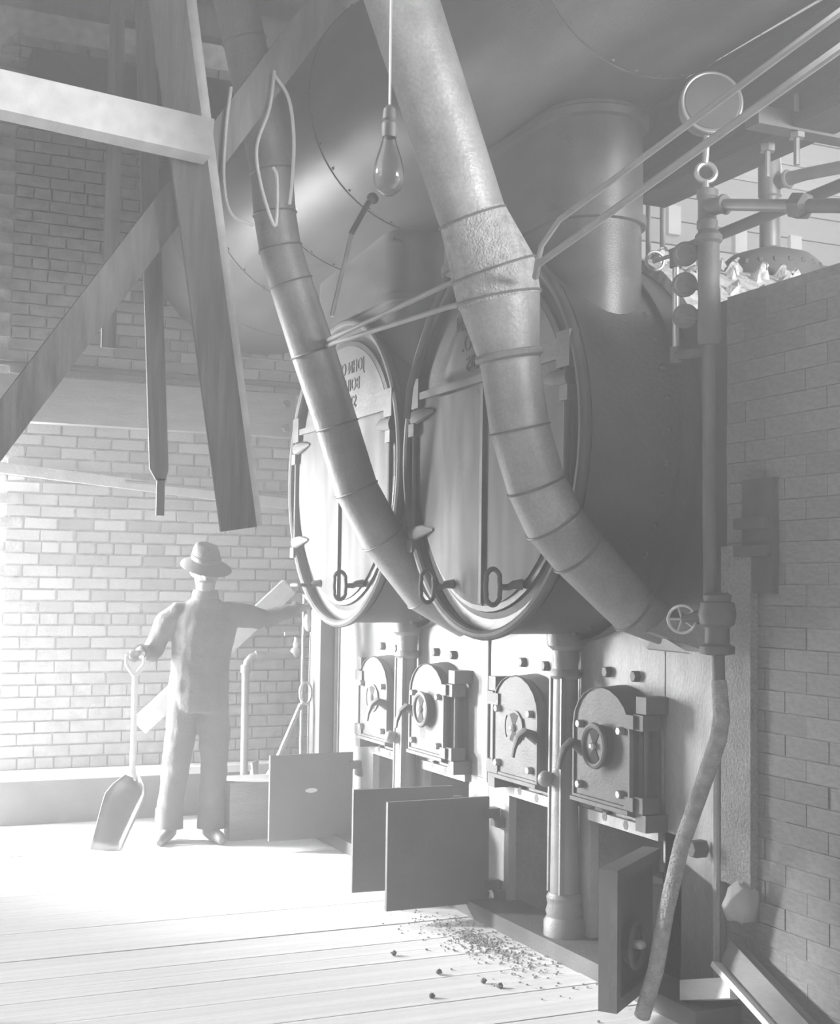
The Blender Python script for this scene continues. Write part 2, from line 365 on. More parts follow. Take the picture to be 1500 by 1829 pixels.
def furnace(cx, x0, x1, name_label):
    t = thing('furnace_front', name_label, 'furnace', (cx, YP, 0))
    o1, o2 = cx-.37, cx+.37; hw = .27; zt = .585
    cuts = [x0, o1-hw, o1+hw, o2-hw, o2+hw, x1]
    mid = cx
    def slab(a, b, z0, z1, nm='front_plate', y=YP-.02): return MB().box((a, y, z0), (b, YP+.02, z1)).build(nm, 'plate', t, smooth=0)
    slab(x0, mid-.004, zt+.03, 1.42); slab(mid+.004, x1 if x1 < -5 else x1-.36, zt+.03, 1.42)
    if x1 > -5: slab(x1-.352, x1, .0, 1.42)
    for a, b in ((cuts[0], cuts[1]), (cuts[2], cuts[3]), (cuts[4], min(cuts[5], cuts[4]+.12) if x1 > -5 else cuts[5])): slab(a, b, .05, zt+.028, 'jamb')
    for oc in (o1, o2):
        MB().box((oc-hw, YP-.045, zt-.01), (oc+hw, YP-.02, zt+.035)).build('opening_lintel', 'plate', t, smooth=0)
        p = MB(); a, b = oc-hw, oc+hw
        p.add([(a, YP+.02, .05), (b, YP+.02, .05), (b, YP+.9, .2), (a, YP+.9, .2), (a, YP+.02, zt+.02), (b, YP+.02, zt+.02), (b, YP+.9, zt+.02), (a, YP+.9, zt+.02)],
              [(0,1,2,3), (4,7,6,5), (3,2,6,7), (0,3,7,4), (1,5,6,2)])
        p.build('ash_pit', 'ashpit', t, smooth=0)
    return t
fr1 = furnace(CX1, -8.08, -5.957, 'far furnace front with two arched fire doors beside the standing man')
fr2 = furnace(CX2, -5.953, -4.095, 'near furnace front with two arched fire doors by the slanting pipe')
fire_door(fr1, CX1-.37, -1, False); fire_door(fr1, CX1+.37, 1, True)
fire_door(fr2, CX2-.37, -1, False); fire_door(fr2, CX2+.37, 1, True)
ash_plate(fr1, -7.66, 3.06, R(-88), slot=True)
ash_plate(fr1, -6.20, 3.03, R(-93))
ash_plate(fr2, -5.82, 3.04, R(-90))
ash_plate(fr2, -4.49, 3.04, R(-52), framed=True)
MB().box((-8.12, 2.965, 0), (-8.075, YP+.02, 1.42)).box((-8.26, 2.965, 0), (-8.12, 2.99, 1.42)).box((-8.12, YP-.01, 0), (-8.02, YP-.03, 1.42)).build('end_post', 'cast', fr1, smooth=0)
MB().cyl((-8.06, 3.07, .02), (-8.06, 3.07, 1.42), .014, 8).build('corner_bead', 'plate', fr1)
MB().cyl((-4.105, 3.07, .02), (-4.105, 3.07, 1.42), .016, 8).build('corner_bead', 'plate', fr2)
MB().cyl((-5.955, 3.075, .6), (-5.955, 3.075, 1.42), .008, 8).build('joint_rod', 'seam', fr2)
# wall between and above the boiler shells
setting = struct(MB().box((-8.08, YP+.03, 1.36), (-4.1, YP+.15, 2.66)).build('wall_front', 'iron', smooth=0))

def pillar(cx, label):
    t = thing('cast_column', label, 'column', (cx, 3.01, .07))
    MB().lathe([(.088, .07), (.088, .13), (.075, .15), (.08, .17), (.072, .2), (.078, .23), (.066, .25)], (cx, 3.01, 0), (0, 0, 1), 20).build('base', 'column', t)
    MB().lathe([(.062, .25), (.058, .7), (.054, 1.17)], (cx, 3.01, 0), (0, 0, 1), 20).build('shaft', 'column', t)
    MB().lathe([(.056, 1.165), (.07, 1.18), (.066, 1.195), (.056, 1.21), (.06, 1.29), (.082, 1.31), (.086, 1.335), (.086, 1.37)], (cx, 3.01, 0), (0, 0, 1), 20).build('capital', 'column', t)
    MB().tube([(cx-.01, 2.985, .735), (cx-.02, 2.93, .735)], [.03, .022], 8).sphere((cx-.02, 2.925, .735), .036, 10, 6).build('knob', 'column', t)
    for k, s in enumerate((-1, 1)): MB().beam((cx+s*.05, 2.965, .25), (cx+s*.047, 2.968, 1.17), .012, .02, (1, 0, 0)).build('rib', 'column', t)
pillar(CX1, 'far cast iron column between the two left fire doors')
pillar(CX2, 'near cast iron column between the two right fire doors')

# ---------------------------------------------------------------- boilers
ZC, RB = 2.17, .83
def boiler(cx, label, yend, first):
    t = thing('boiler', label, 'boiler', (cx, YP, ZC))
    MB().lathe([(RB-.02, 2.64), (RB-.02, 3.02), (RB-.02, yend)], (cx, 0, ZC), (0, 1, 0), 64).build('shell', 'iron', t)
    MB().torus((cx, 2.60, ZC), (0, 1, 0), RB-.015, .022, 72, 10).build('front_rim', 'door', t)
    MB().lathe([(RB-.03, 2.60), (RB-.03, 2.66), (RB-.11, 2.63), (RB-.115, 2.615), (RB-.14, 2.61)], (cx, 0, ZC), (0, 1, 0), 64, cap=False).build('front_ring', 'iron', t)
    MB().lathe([(RB+.012, 3.02), (RB+.012, 3.075), (RB-.02, 3.075)], (cx, 0, ZC), (0, 1, 0), 64, cap=False).build('shell_flange', 'iron', t)
    rv = MB()
    for k in range(40):
        a = 2*math.pi*k/40; rv.lathe([(.016, 0), (.012, .01), (.004, .013)], (cx+(RB-.02)*math.cos(a), 2.98, ZC+(RB-.02)*math.sin(a)), (math.cos(a), 0, math.sin(a)), 6)
    rv.build('rivet_row', 'iron', t, kind='stuff')
    rd = RB-.14; zh = 2.45; yd = 2.60
    def leaf(a0, a1, xs):   # half-disc door below the header
        pts = []
        for k in range(17):
            a = a0+(a1-a0)*k/16; pts.append((cx+rd*math.cos(a), ZC+rd*math.sin(a)))
        pts += xs; return pts
    ah = math.asin((zh-ZC)/rd)
    left = leaf(math.pi-ah, 1.5*math.pi-.012, [(cx-.008, zh)]); right = leaf(-.5*math.pi+.012, ah, [(cx+.008, zh)])
    for k, (pts, s) in enumerate(((left, -1), (right, 1))):
        d = MB().loft([[(px, yd+.03, pz) for px, pz in pts], [(px, yd, pz) for px, pz in pts]]).build('smokebox_door', 'door', t)
        MB().cyl((cx+s*(rd+.015), yd-.01, ZC-.42), (cx+s*(rd+.015), yd-.01, zh), .013, 8).build('hinge_rod', 'door', d)
        for zz in (ZC+.19, ZC-.36):
            xr = math.sqrt(rd*rd-(zz-ZC)**2)
            MB().tube([(cx+s*(rd+.035), yd-.015, zz), (cx+s*(rd-.02), yd-.018, zz), (cx+s*(rd-.10), yd-.018, zz+.008), (cx+s*(rd-.19), yd-.006, zz+.012)], [.032, .034, .028, .006], 10, flat=.55, ref=(0, 0, 1)).build('strap_hinge', 'door', d)
            MB().box((cx+s*(rd+.02)-.03, yd-.03, zz-.09), (cx+s*(rd+.02)+.03, yd+.03, zz-.03)).build('hinge_block', 'dark', d)
        # oval ring handle standing off the door
        hx = cx+s*.315; hz = 1.56
        ring = MB(); pr = []; flat = first and s < 0
        for q in range(29):
            a = 2*math.pi*q/28; c_, s_ = .034*math.cos(a)*(1.15 if abs(math.sin(a)) > .55 else .95), .072*math.sin(a)
            pr.append((hx+s_, yd-.115+c_, hz) if flat else (hx, yd-.115+c_, hz+s_))
        ring.tube(pr, .0105, 8); ring.build('ring_handle', 'dark', d)
        MB().tube([(hx, yd-.082, hz), (hx, yd-.045, hz), (hx+.012, yd-.03, hz+.01), (hx+.03, yd+.004, hz+.012)], [.011, .014, .017, .022], 8).build('handle_stem', 'dark', d)
    MB().box((cx-.012, yd-.016, ZC-rd+.01), (cx+.012, yd+.0, zh-.02)).build('meeting_strip', 'dark', t, smooth=0)
    hp = [(cx+rd*math.cos(a), ZC+rd*math.sin(a)) for a in [ah+.012+(math.pi-2*ah-.024)*k/20 for k in range(21)]]
    MB().loft([[(px, yd+.035, pz) for px, pz in hp], [(px, yd+.008, pz) for px, pz in hp]]).build('arch_header', 'iron', t)
    MB().box((cx-rd-.01, yd-.02, zh-.012), (cx+rd+.01, yd+.02, zh+.022)).build('header_rail', 'iron', t, smooth=0)
    for sg in (-1, 1): MB().box((cx+sg*(rd+.005)-.05, yd-.025, zh-.05), (cx+sg*(rd+.005)+.05, yd+.02, zh+.09)).build('header_block', 'iron', t, smooth=0)
    for k, (txt, zz) in enumerate((("JOHN O'BRIEN", 2.70), ('BOILER CO.', 2.605), ('ST. LOUIS', 2.51))):   # reads reversed, as in the picture
        cu = bpy.data.curves.new('raised_lettering', 'FONT'); cu.body = txt; cu.size = .095; cu.extrude = .002; cu.align_x = 'CENTER'; cu.shear = .0; cu.space_character = 1.05
        o = bpy.data.objects.new('raised_lettering', cu); col.objects.link(o); o.parent = t
        o.location = Vector((0, yd+.005-YP, zz-ZC)); o.rotation_euler = (R(90), 0, 0); o.scale = (-.92, 1, 1); cu.materials.append(M['paint'])
        dg = bpy.context.evaluated_depsgraph_get(); me = bpy.data.meshes.new_from_object(o.evaluated_get(dg)); bpy.data.objects.remove(o)
        o = bpy.data.objects.new('raised_lettering', me); col.objects.link(o); o.parent = t
        o.location = Vector((0, yd+.005-YP, zz-ZC)); o.rotation_euler = (R(90), 0, 0); o.scale = (-.92, 1, 1)
    return t
b2 = boiler(CX2, 'near round boiler with paired smokebox doors and two oval handles in clear view', 6.5, False)
b1 = boiler(CX1, 'far round boiler partly behind the left duct, above the box and man', 6.5, True)
# plastered lagging with lumps on the near boiler's top
lg = thing('boiler_lagging', 'pale crusty lagging with pointed lumps on near boiler top', 'lagging', (CX2, 3.9, 3.0))
rs = []
for i in range(13):
    y = 3.17+.16*i
    rs.append([(CX2+(RB+.02+random.uniform(0, .012))*math.cos(a), y, ZC+(RB+.02+random.uniform(0, .015))*math.sin(a)) for a in [R(20)+R(140)*k/28 for k in range(29)]] + [(CX2+(RB-.03)*math.cos(a), y, ZC+(RB-.03)*math.sin(a)) for a in [R(160)-R(140)*k/28 for k in range(29)]])
MB().loft(rs).build('crust', 'lump', lg, smooth=60)
for i in range(9):
    for k in range(8):
        a = R(30+9*k+random.uniform(-3, 3)); y = 3.27+.16*i+random.uniform(-.04, .04)+(.1 if k % 2 else 0)
        n_ = Vector((math.cos(a), 0, math.sin(a))); m_ = MB().lathe([(.042, -.02), (.03, .015), (.012, .05), (.003, .065)], (CX2+(RB+.02)*n_.x, y, ZC+(RB+.02)*n_.z), n_, 6)
        for p in m_.v: p += Vector((random.uniform(-.012, .012), random.uniform(-.012, .012), random.uniform(-.008, .008)))
        m_.build('plaster_lump', 'lump', lg, smooth=50)

# ---------------------------------------------------------------- smoke flue and uptake necks
FY, FZ = 2.8, 4.0
def frad(x): return .505 + max(0, (-4.2-x))*.066
fl_ = thing('smoke_flue', 'big riveted sheet iron smoke flue running overhead along both boilers', 'flue', (-6, FY, FZ))
seams = [-9.0, -8.45, -7.75, -6.98, -6.2, -5.2, -4.2, -3.2, -1.2]
for a, b in zip(seams[:-1], seams[1:]):
    ra, rb = frad(a), frad(b)-.012
    MB().tube([(a, FY, FZ), (b+.03, FY, FZ)], [ra, rb], 72, ref=(0, 0, 1)).build('flue_section', 'drum', fl_)
    if a > -8.9:
        MB().torus((a+.004, FY, FZ), (1, 0, 0), ra+.001, .004, 72, 6).build('seam', 'seam', fl_)
        rv = MB()
        for k in range(30):
            an = math.pi*2*k/30; rv.lathe([(.008, 0), (.006, .005), (.002, .007)], (a+.03, FY+(ra-.001)*math.cos(an), FZ+(ra-.001)*math.sin(an)), (0, math.cos(an), math.sin(an)), 6)
        rv.build('rivet_row', 'seam', fl_, kind='stuff')
def stadium(cx, hx, r, z, n=14, cy=2.845):
    pts = []
    for k in range(n+1):
        a = -math.pi/2+math.pi*k/n; pts.append((cx+hx-r+r*math.cos(a), cy+r*math.sin(a), z))
    for k in range(n+1):
        a = math.pi/2+math.pi*k/n; pts.append((cx-hx+r+r*math.cos(a), cy+r*math.sin(a), z))
    return pts
def neck(cx, label):
    t = thing('uptake_neck', label, 'flue neck', (cx, 2.91, 3.0))
    hx, r = .663, .20
    MB().loft([stadium(cx, hx, r, z) for z in (2.55, 3.04)]).build('lower_sheet', 'drum', t)
    MB().loft([stadium(cx, hx+.005, r+.005, z) for z in (3.02, 3.49)]).build('upper_sheet', 'drum', t)
    MB().loft([stadium(cx, hx+a, r+a, z) for a, z in ((.006, 3.015), (.02, 3.02), (.02, 3.055), (.006, 3.06))]).build('joint_band', 'drum', t)
    MB().loft([stadium(cx, hx+a, r+a, z) for a, z in ((.006, 3.425), (.03, 3.43), (.032, 3.46), (.006, 3.475))]).build('top_flange', 'drum', t)
    for dx in (-.22,): MB().cyl((cx+dx, 2.643, 3.07), (cx+dx, 2.643, 3.43), .004, 6).build('vertical_seam', 'seam', t)
    MB().tube([(cx+.585, 2.69, 3.31), (cx+.61, 2.62, 3.325)], [.012, .016], 8).build('peg', 'dark', t)
    return t
neck(CX2, 'near rounded uptake neck joining the near boiler to the smoke flue')
neck(CX1, 'far rounded uptake neck joining the far boiler to the smoke flue')

# ---------------------------------------------------------------- air ducts
def duct(x, pts, rad, label, m, lx=0):
    t = thing('air_duct', label, 'duct', (x, 2.3, 2.0))
    P = [Vector((x, a, b)) for a, b in pts]
    for i in range(len(P)-1):
        d = (P[i+1]-P[i]).normalized()
        n_ = 24
        MB().tube([P[i]-d*.012, P[i+1]+d*.012], [rad[i], rad[i+1]], n_, ref=(1, 0, 0), cap=True).build('duct_section', m[i] if isinstance(m, list) else m, t, smooth=50)
        if i: MB().torus(P[i], (P[i+1]-P[i-1]).normalized(), rad[i]+.002, .005, 28, 6).build('seam_band', 'seam', t)
    return t
d2 = duct(-4.26, [(1.66, 4.05), (2.115, 2.88), (2.20, 2.70), (2.225, 2.60), (2.27, 2.38), (2.315, 2.13), (2.385, 1.93), (2.46, 1.80), (2.56, 1.695), (2.80, 1.485), (3.0, 1.40)],
          [.132, .122, .155, .152, .108, .108, .108, .112, .108, .095, .07],
          'near sheet metal air duct bending down past the near boiler to the furnace front', ['duct', 'dust', 'dust', 'duct', 'duct', 'duct', 'duct', 'duct_old', 'duct_old', 'duct_old'])
MB().torus((-4.26, 2.268, 2.395), (0, -.2, 1), .113, .014, 32, 8).build('clamp_band', 'duct_old', d2)
MB().loft([[(-4.36, 2.88, 1.46), (-4.16, 2.88, 1.46), (-4.16, 2.82, 1.40), (-4.36, 2.82, 1.40)], [(-4.40, 3.06, 1.42), (-4.12, 3.06, 1.42), (-4.12, 3.06, 1.325), (-4.36, 3.06, 1.325)]]).build('duct_shoe', 'duct', d2, smooth=0)
fp = [(-4.49, 2.88, 1.452), (-4.36, 2.93, 1.333), (-4.09, 2.93, 1.33), (-4.235, 2.88, 1.40)]
MB().loft([[Vector(p) for p in fp], [Vector(p)+Vector((0, .012, -.006)) for p in fp]]).build('bent_flap', 'bright', d2, smooth=0)
d1 = duct(-5.97, [(1.56, 4.85), (1.76, 4.1), (1.905, 3.50), (1.925, 3.30), (1.955, 3.14), (2.01, 2.98), (2.13, 2.66), (2.255, 2.32), (2.36, 2.02), (2.50, 1.79), (2.72, 1.53), (2.95, 1.40)],
          [.105, .10, .10, .10, .10, .103, .108, .103, .105, .107, .10, .09],
          'far sheet metal air duct bending down between the two boilers', ['duct_old']*11)
MB().beam((-5.73, 2.6, 1.56), (-5.70, 2.64, 1.495), .035, .03, (1, 0, 0)).build('clip', 'pipe', d1, smooth=0)
# braces between ducts
br = thing('duct_brace', 'pair of round rods bracing the far duct to the near duct', 'rod', (-5.2, 2.2, 2.65))
MB().tube([(-5.86, 2.16, 2.70), (-5.78, 2.145, 2.695), (-4.62, 2.18, 2.715), (-4.38, 2.2, 2.72)], .011, 8).build('rod', 'rod', br)
MB().tube([(-5.86, 2.16, 2.675), (-5.72, 2.15, 2.67), (-4.52, 2.15, 2.61), (-4.38, 2.18, 2.605)], .011, 8).build('rod', 'rod', br)
br = thing('duct_brace', 'pair of round rods rising right from the near duct to the top right corner', 'rod', (-3.5, 2.2, 2.8))
MB().tube([(-4.02, 2.24, 2.63), (-3.935, 2.2, 2.655), (-3.90, 2.195, 2.705), (-3.78, 2.195, 2.765), (-2.62, 2.2, 2.925), (-2.1, 2.2, 2.99)], .010, 8).build('rod', 'rod', br)
MB().tube([(-4.02, 2.24, 2.63), (-3.93, 2.2, 2.65), (-2.62, 2.2, 2.835), (-2.1, 2.2, 2.905)], .012, 8).build('rod', 'rod', br)
hr = thing('hanger_rod', 'thin hanger rod from the smoke flue down to the far duct', 'rod', (-5.96, 2.3, 3.1))
MB().cyl((-5.97, 2.40, 3.42), (-5.97, 2.31, 3.25), .014, 8).sphere((-5.97, 2.42, 3.44), .03, 10, 6).build('hook', 'dark', hr)
MB().tube([(-5.97, 2.315, 3.26), (-5.96, 2.215, 2.84)], .011, 8).build('rod', 'bright', hr)
tag(MB().tube([(-5.36, 2.54, 2.94), (-5.44, 2.5, 2.78), (-5.58, 2.5, 2.62), (-5.67, 2.5, 2.48), (-5.70, 2.5, 2.34)], .016, 8).build('bent_pipe', 'dark'), 'dark bent pipe curving down the left side of the near boiler front', 'pipe')

# ---------------------------------------------------------------- top right: girder, gauge, water column, dome and pipes
gi = thing('girder', 'dark overhead girder along the boilers at top right', 'girder', (-4, 3.35, 3.48))
MB().box((-5.0, 3.33, 3.32), (-1.8, 3.37, 3.66)).build('web', 'darkwood', gi, smooth=0)
MB().box((-5.0, 3.25, 3.66), (-1.8, 3.45, 3.69)).build('top_flange', 'darkwood', gi, smooth=0)
MB().box((-5.0, 3.25, 3.28), (-1.8, 3.45, 3.32)).build('bottom_flange', 'darkwood', gi, smooth=0)
MB().box((-3.98, 3.1, 3.27), (-3.9, 4.8, 3.34)).build('cross_bar', 'dark', gi, smooth=0)
for xx, yy in ((-4.1, 3.3), (-3.93, 3.3), (-3.93, 4.0)): MB().cyl((xx, yy, 3.15), (xx, yy, 3.42), .012, 8).lathe([(.03, 0), (.03, .03)], (xx, yy, 3.25), (0, 0, 1), 6).build('hanger_bolt', 'pipe', gi)
ga = thing('pressure_gauge', 'round steam gauge on a looped siphon pipe, at top right', 'gauge', (-3.87, 2.85, 3.0))
gd = Vector((.93, -.36, 0)); gc = Vector((-3.872, 2.86, 3.285))
MB().lathe([(.10, -.05), (.108, -.02), (.108, .012), (.114, .02), (.114, .032), (.10, .038)], gc, gd, 40).build('case', 'dark', ga)
MB().lathe([(.097, .0385), (.097, .041)], gc, gd, 36).build('face', 'face', ga)
MB().torus(gc+gd*.034, gd, .106, .006, 40, 8).build('bezel', 'pipe', ga)
MB().tube([(-3.872, 2.85, 3.19), (-3.88, 2.85, 3.10), (-3.885, 2.85, 3.08)], .012, 10).torus((-3.885, 2.855, 3.045), (.9, -.4, .1), .034, .010, 24, 8).cyl((-3.88, 2.85, 3.012), (-3.876, 2.85, 2.93), .012, 10).build('siphon', 'pipe', ga)
wc = thing('water_column', 'upright water column with gauge glass and try cocks, under the round gauge', 'water column', (-3.86, 2.85, 1.1))
MB().lathe([(.033, 2.83), (.037, 2.84), (.037, 2.865), (.033, 2.87), (.033, 2.945), (.038, 2.95), (.038, 2.975), (.03, 2.98)], (-3.87, 2.85, 0), (0, 0, 1), 18).build('tee_fitting', 'cast', wc)
MB().tube([(-3.86, 2.85, 2.91), (-3.78, 2.86, 2.905)], [.03, .03], 14).torus((-3.785, 2.86, 2.905), (1, .1, 0), .028, .009, 18, 6).build('tee_branch', 'cast', wc)
MB().tube([(-3.79, 2.86, 2.905), (-3.50, 2.92, 2.835)], .021, 12).build('steam_pipe', 'pipe', wc)
MB().lathe([(.03, 0), (.045, .012), (.045, .06), (.03, .075)], (-3.505, 2.92, 2.836), (.29, .06, -.07), 6).cyl((-3.45, 2.93, 2.823), (-3.0, 3.02, 2.72), .024, 12).build('hex_union', 'cast', wc)
MB().lathe([(.028, 2.80), (.028, 2.845)], (-3.866, 2.85, 0), (0, 0, 1), 14).lathe([(.038, 2.60), (.038, 2.78), (.048, 2.79), (.048, 2.81), (.036, 2.825), (.03, 2.83)], (-3.862, 2.85, 0), (0, 0, 1), 18).build('column_head', 'cast', wc)
MB().lathe([(.034, 2.42), (.042, 2.44), (.038, 2.62)], (-3.858, 2.85, 0), (0, 0, 1), 18).build('column_body', 'cast', wc)
MB().cyl((-3.85, 2.85, 1.42), (-3.862, 2.85, 2.43), .024, 14).build('lower_pipe', 'cast', wc)
for (xx, zz) in ((-3.93, 2.755), (-3.935, 2.645), (-3.93, 2.53)):
    wv = MB().torus((xx, 2.80, zz), (.75, -.66, 0), .036, .010, 20, 8).lathe([(.03, -.008), (.03, .006), (.012, .012)], (xx, 2.80, zz), (.75, -.66, 0), 16)
    wv.cyl((xx, 2.80, zz), (-3.87, 2.85, zz-.02), .013, 8).build('try_cock', 'cast', wc)
MB().tube([(-4.05, 2.84, 2.79), (-3.9, 2.85, 2.77)], .018, 10).cyl((-4.045, 2.84, 2.735), (-4.045, 2.84, 2.80), .023, 10).build('glass_fitting', 'dark', wc)
MB().tube([(-4.05, 2.84, 2.785), (-4.16, 2.82, 2.78)], .008, 8).torus((-4.15, 2.82, 2.78), (1, -.2, 0), .035, .006, 18, 6).build('cock_wheel', 'pipe', wc)
MB().cyl((-4.045, 2.84, 2.42), (-4.045, 2.84, 2.74), .013, 12).build('gauge_glass', 'bright', wc, label='bright glass tube')
MB().tube([(-4.05, 2.84, 2.41), (-3.87, 2.85, 2.40)], .018, 10).cyl((-4.045, 2.84, 2.38), (-4.045, 2.84, 2.44), .023, 10).build('glass_fitting', 'cast', wc)
vv = thing('blowdown_valve', 'globe valve with spoked handwheel above the slanting pipe', 'valve', (-3.82, 2.85, 1.3))
MB().lathe([(.035, 1.335), (.06, 1.34), (.06, 1.365), (.042, 1.375), (.042, 1.43), (.058, 1.44), (.065, 1.475), (.058, 1.515), (.045, 1.52), (.05, 1.54), (.035, 1.55)], (-3.81, 2.85, 0), (0, 0, 1), 18).build('body', 'cast', vv)
hc = Vector((-3.945, 2.80, 1.455)); ha = Vector((.8, -.6, 0))
MB().tube([(-3.82, 2.85, 1.475), (-3.90, 2.83, 1.465), hc], [.03, .02, .012], 10).build('stem', 'cast', vv)
MB().torus(hc, ha, .048, .006, 28, 8).build('handwheel', 'bright', vv)
sp = MB()
ex, ey = frame(ha)
for k in range(5): a = 2*math.pi*k/5; sp.cyl(hc, hc+(ex*math.cos(a)+ey*math.sin(a))*.047, .005, 6)
sp.build('spokes', 'bright', vv)
dp = thing('drain_pipe', 'lagged pipe dropping from the valve and slanting left to the floor', 'pipe', (-4.1, 2.85, 0))
MB().tube([(-3.805, 2.85, 1.34), (-3.80, 2.85, 1.22)], .022, 12).build('upper_pipe', 'cast', dp)
MB().tube([(-3.80, 2.85, 1.25), (-3.785, 2.85, 1.13), (-3.79, 2.84, 1.05), (-3.83, 2.83, .95), (-3.97, 2.82, .67), (-4.05, 2.81, .42), (-4.10, 2.80, .2), (-4.17, 2.79, .02)], [.026, .03, .03, .03, .029, .029, .03, .03], 14).build('lagging', 'dust', dp)
do = thing('steam_dome', 'low riveted dome with upright pipe on near boiler top behind water column', 'dome', (CX2, 4.12, 3.0))
MB().lathe([(.24, 2.9), (.24, 3.09), (.225, 3.12), (.19, 3.15), (.1, 3.18), (.06, 3.19)], (CX2, 4.12, 0), (0, 0, 1), 36).build('cap', 'cast', do)
rv = MB()
for k in range(22): a = 2*math.pi*k/22; rv.sphere((CX2+.236*math.cos(a), 4.12+.236*math.sin(a), 3.09), .014, 6, 4)
rv.build('rivet_row', 'cast', do, kind='stuff')
MB().lathe([(.08, 3.18), (.05, 3.2), (.047, 3.44), (.056, 3.45), (.056, 3.6), (.05, 3.63), (.035, 3.64), (.03, 3.72)], (CX2, 4.12, 0), (0, 0, 1), 20).build('stand_pipe', 'pipe', do)
MB().tube([(CX2+.04, 4.13, 3.51), (CX2+.2, 4.17, 3.51), (CX2+.5, 4.25, 3.49)], [.035, .03, .03], 14).torus((CX2+.1, 4.145, 3.51), (1, .2, 0), .036, .01, 20, 6).build('branch_pipe', 'pipe', do)
tag(MB().cyl((-5.75, 3.62, 3.12), (-3.0, 3.62, 3.17), .026, 12).build('cross_pipe', 'dark'), 'dark level pipe crossing behind the water column', 'pipe')
for xx, la in ((-5.235, 'left of two thin upright pipes beside the near neck'), (-5.12, 'right of two thin upright pipes beside the near neck')):
    tag(MB().cyl((xx, 3.52, 3.0), (xx, 3.52, 3.6), .013, 10).build('thin_pipe', 'pipe'), la, 'pipe', 'thin upright pipes')

# ---------------------------------------------------------------- upper left timbers
lp = thing('long_plank', 'long dark plank hanging down to just above the man', 'plank', (-5.5, 1.4, 3.0))
MB().beam((-5.5, 1.215, 4.42), (-5.5, 1.641, 1.79), .156, .027, (0, 1, 0)).build('plank', 'woodz', lp, smooth=0)
MB().beam((-5.53, 1.31, 4.42), (-5.53, 1.71, 1.803), .088, .02, (0, 1, 0)).build('pale_backing', 'pale', lp, smooth=0, label='pale strip along the right edge')
pb = thing('hanging_paddle', 'narrow grey board hung upright ending in a thin handle, left of long plank', 'board', (-7, 1.6, 2.6))
MB().loft([[(-7.0, 1.42, 5.38), (-7.0, 1.515, 5.38), (-7.02, 1.515, 5.38), (-7.02, 1.42, 5.38)], [(-7.0, 1.60, 2.16), (-7.0, 1.70, 2.16), (-7.02, 1.70, 2.16), (-7.02, 1.60, 2.16)], [(-7.0, 1.635, 2.10), (-7.0, 1.685, 2.10), (-7.02, 1.685, 2.10), (-7.02, 1.635, 2.10)]]).build('blade', 'woodz', pb, smooth=0)
MB().box((-7.02, 1.64, 1.915), (-7.0, 1.682, 2.11)).build('handle', 'woodz', pb, smooth=0)
tag(MB().beam((-5.7, .268, 1.553), (-5.7, 2.546, 4.96), .145, .115, (0, -1, .66)).build('diagonal_beam', 'wood', smooth=0), 'diagonal square timber crossing the upper left corner', 'beam')
tag(MB().beam((-5.39, .355, 3.477), (-5.39, 1.445, 3.397), .158, .124, (0, 0, 1)).build('cross_beam', 'pale', smooth=0), 'pale horizontal timber end entering from the left edge', 'beam')
tag(MB().box((-7.02, 1.33, 2.78), (-6.99, 1.405, 5.38)).build('edge_board', 'woodz', smooth=0), 'dark upright board at the left edge under pale timber', 'board')
tag(MB().box((-9.08, 1.2, 4.72), (-8.9, 2.9, 5.05)).build('wall_timber', 'darkwood', smooth=0), 'dark timber high on the back wall, upper left', 'beam')
tag(MB().beam((-7.6, 1.75, 5.2), (-7.6, 2.1, 5.55), .12, .1, (1, 0, 0)).build('roof_brace', 'wood', smooth=0), 'short pale brace under the ceiling, upper left', 'beam')
# pale wires hanging over the beam
for pts, la in (([(-6.25, 1.78, 3.98), (-6.2, 1.745, 3.75), (-6.2, 1.74, 3.5), (-6.2, 1.78, 3.34), (-6.1, 1.86, 3.27)], 'left pale wire hanging from the diagonal beam'),
                ([(-6.25, 2.0, 4.1), (-6.1, 1.93, 3.85), (-6.0, 1.84, 3.62), (-5.9, 1.83, 3.42), (-5.85, 1.87, 3.24), (-5.82, 1.885, 3.22), (-5.82, 1.885, 3.42), (-5.84, 1.87, 3.48)], 'middle pale wire looped against the far duct'),
                ([(-6.25, 2.0, 4.08), (-6.2, 2.06, 3.95), (-6.2, 2.09, 3.75), (-6.1, 2.05, 3.5), (-5.98, 2.0, 3.36)], 'right pale wire hanging beside the far duct')):
    pts = smooth_path([(-5.62, q[1]*5.62/-q[0], 1.55+(q[2]-1.55)*5.62/-q[0]) for q in pts])
    tag(MB().tube(pts, .008, 6).build('hanging_wire', 'rope'), la, 'wire', 'wires on the diagonal beam')
# bulb on its cord
bu = thing('hanging_bulb', 'clear pear shaped light bulb hanging on a thin cord', 'light bulb', (-2.6, 1.09, 2.39))
MB().lathe([(.002, 2.383), (.012, 2.386), (.026, 2.397), (.033, 2.418), (.0335, 2.435), (.028, 2.462), (.019, 2.49), (.0135, 2.51), (.013, 2.522)], (-2.6, 1.09, 0), (0, 0, 1), 28, cap=False).build('glass', 'glass', bu, smooth=80).modifiers.new('t', 'SOLIDIFY').thickness = .0016
MB().lathe([(.015, 2.51), (.0165, 2.515), (.0165, 2.54), (.012, 2.545), (.015, 2.55), (.013, 2.572), (.006, 2.58)], (-2.6, 1.09, 0), (0, 0, 1), 16).build('socket', 'dark', bu)
MB().tube([(-2.6, 1.09, 2.575), (-2.6, 1.088, 4.0), (-2.6, 1.088, 5.6)], .003, 6).build('cord', 'pipe', bu)

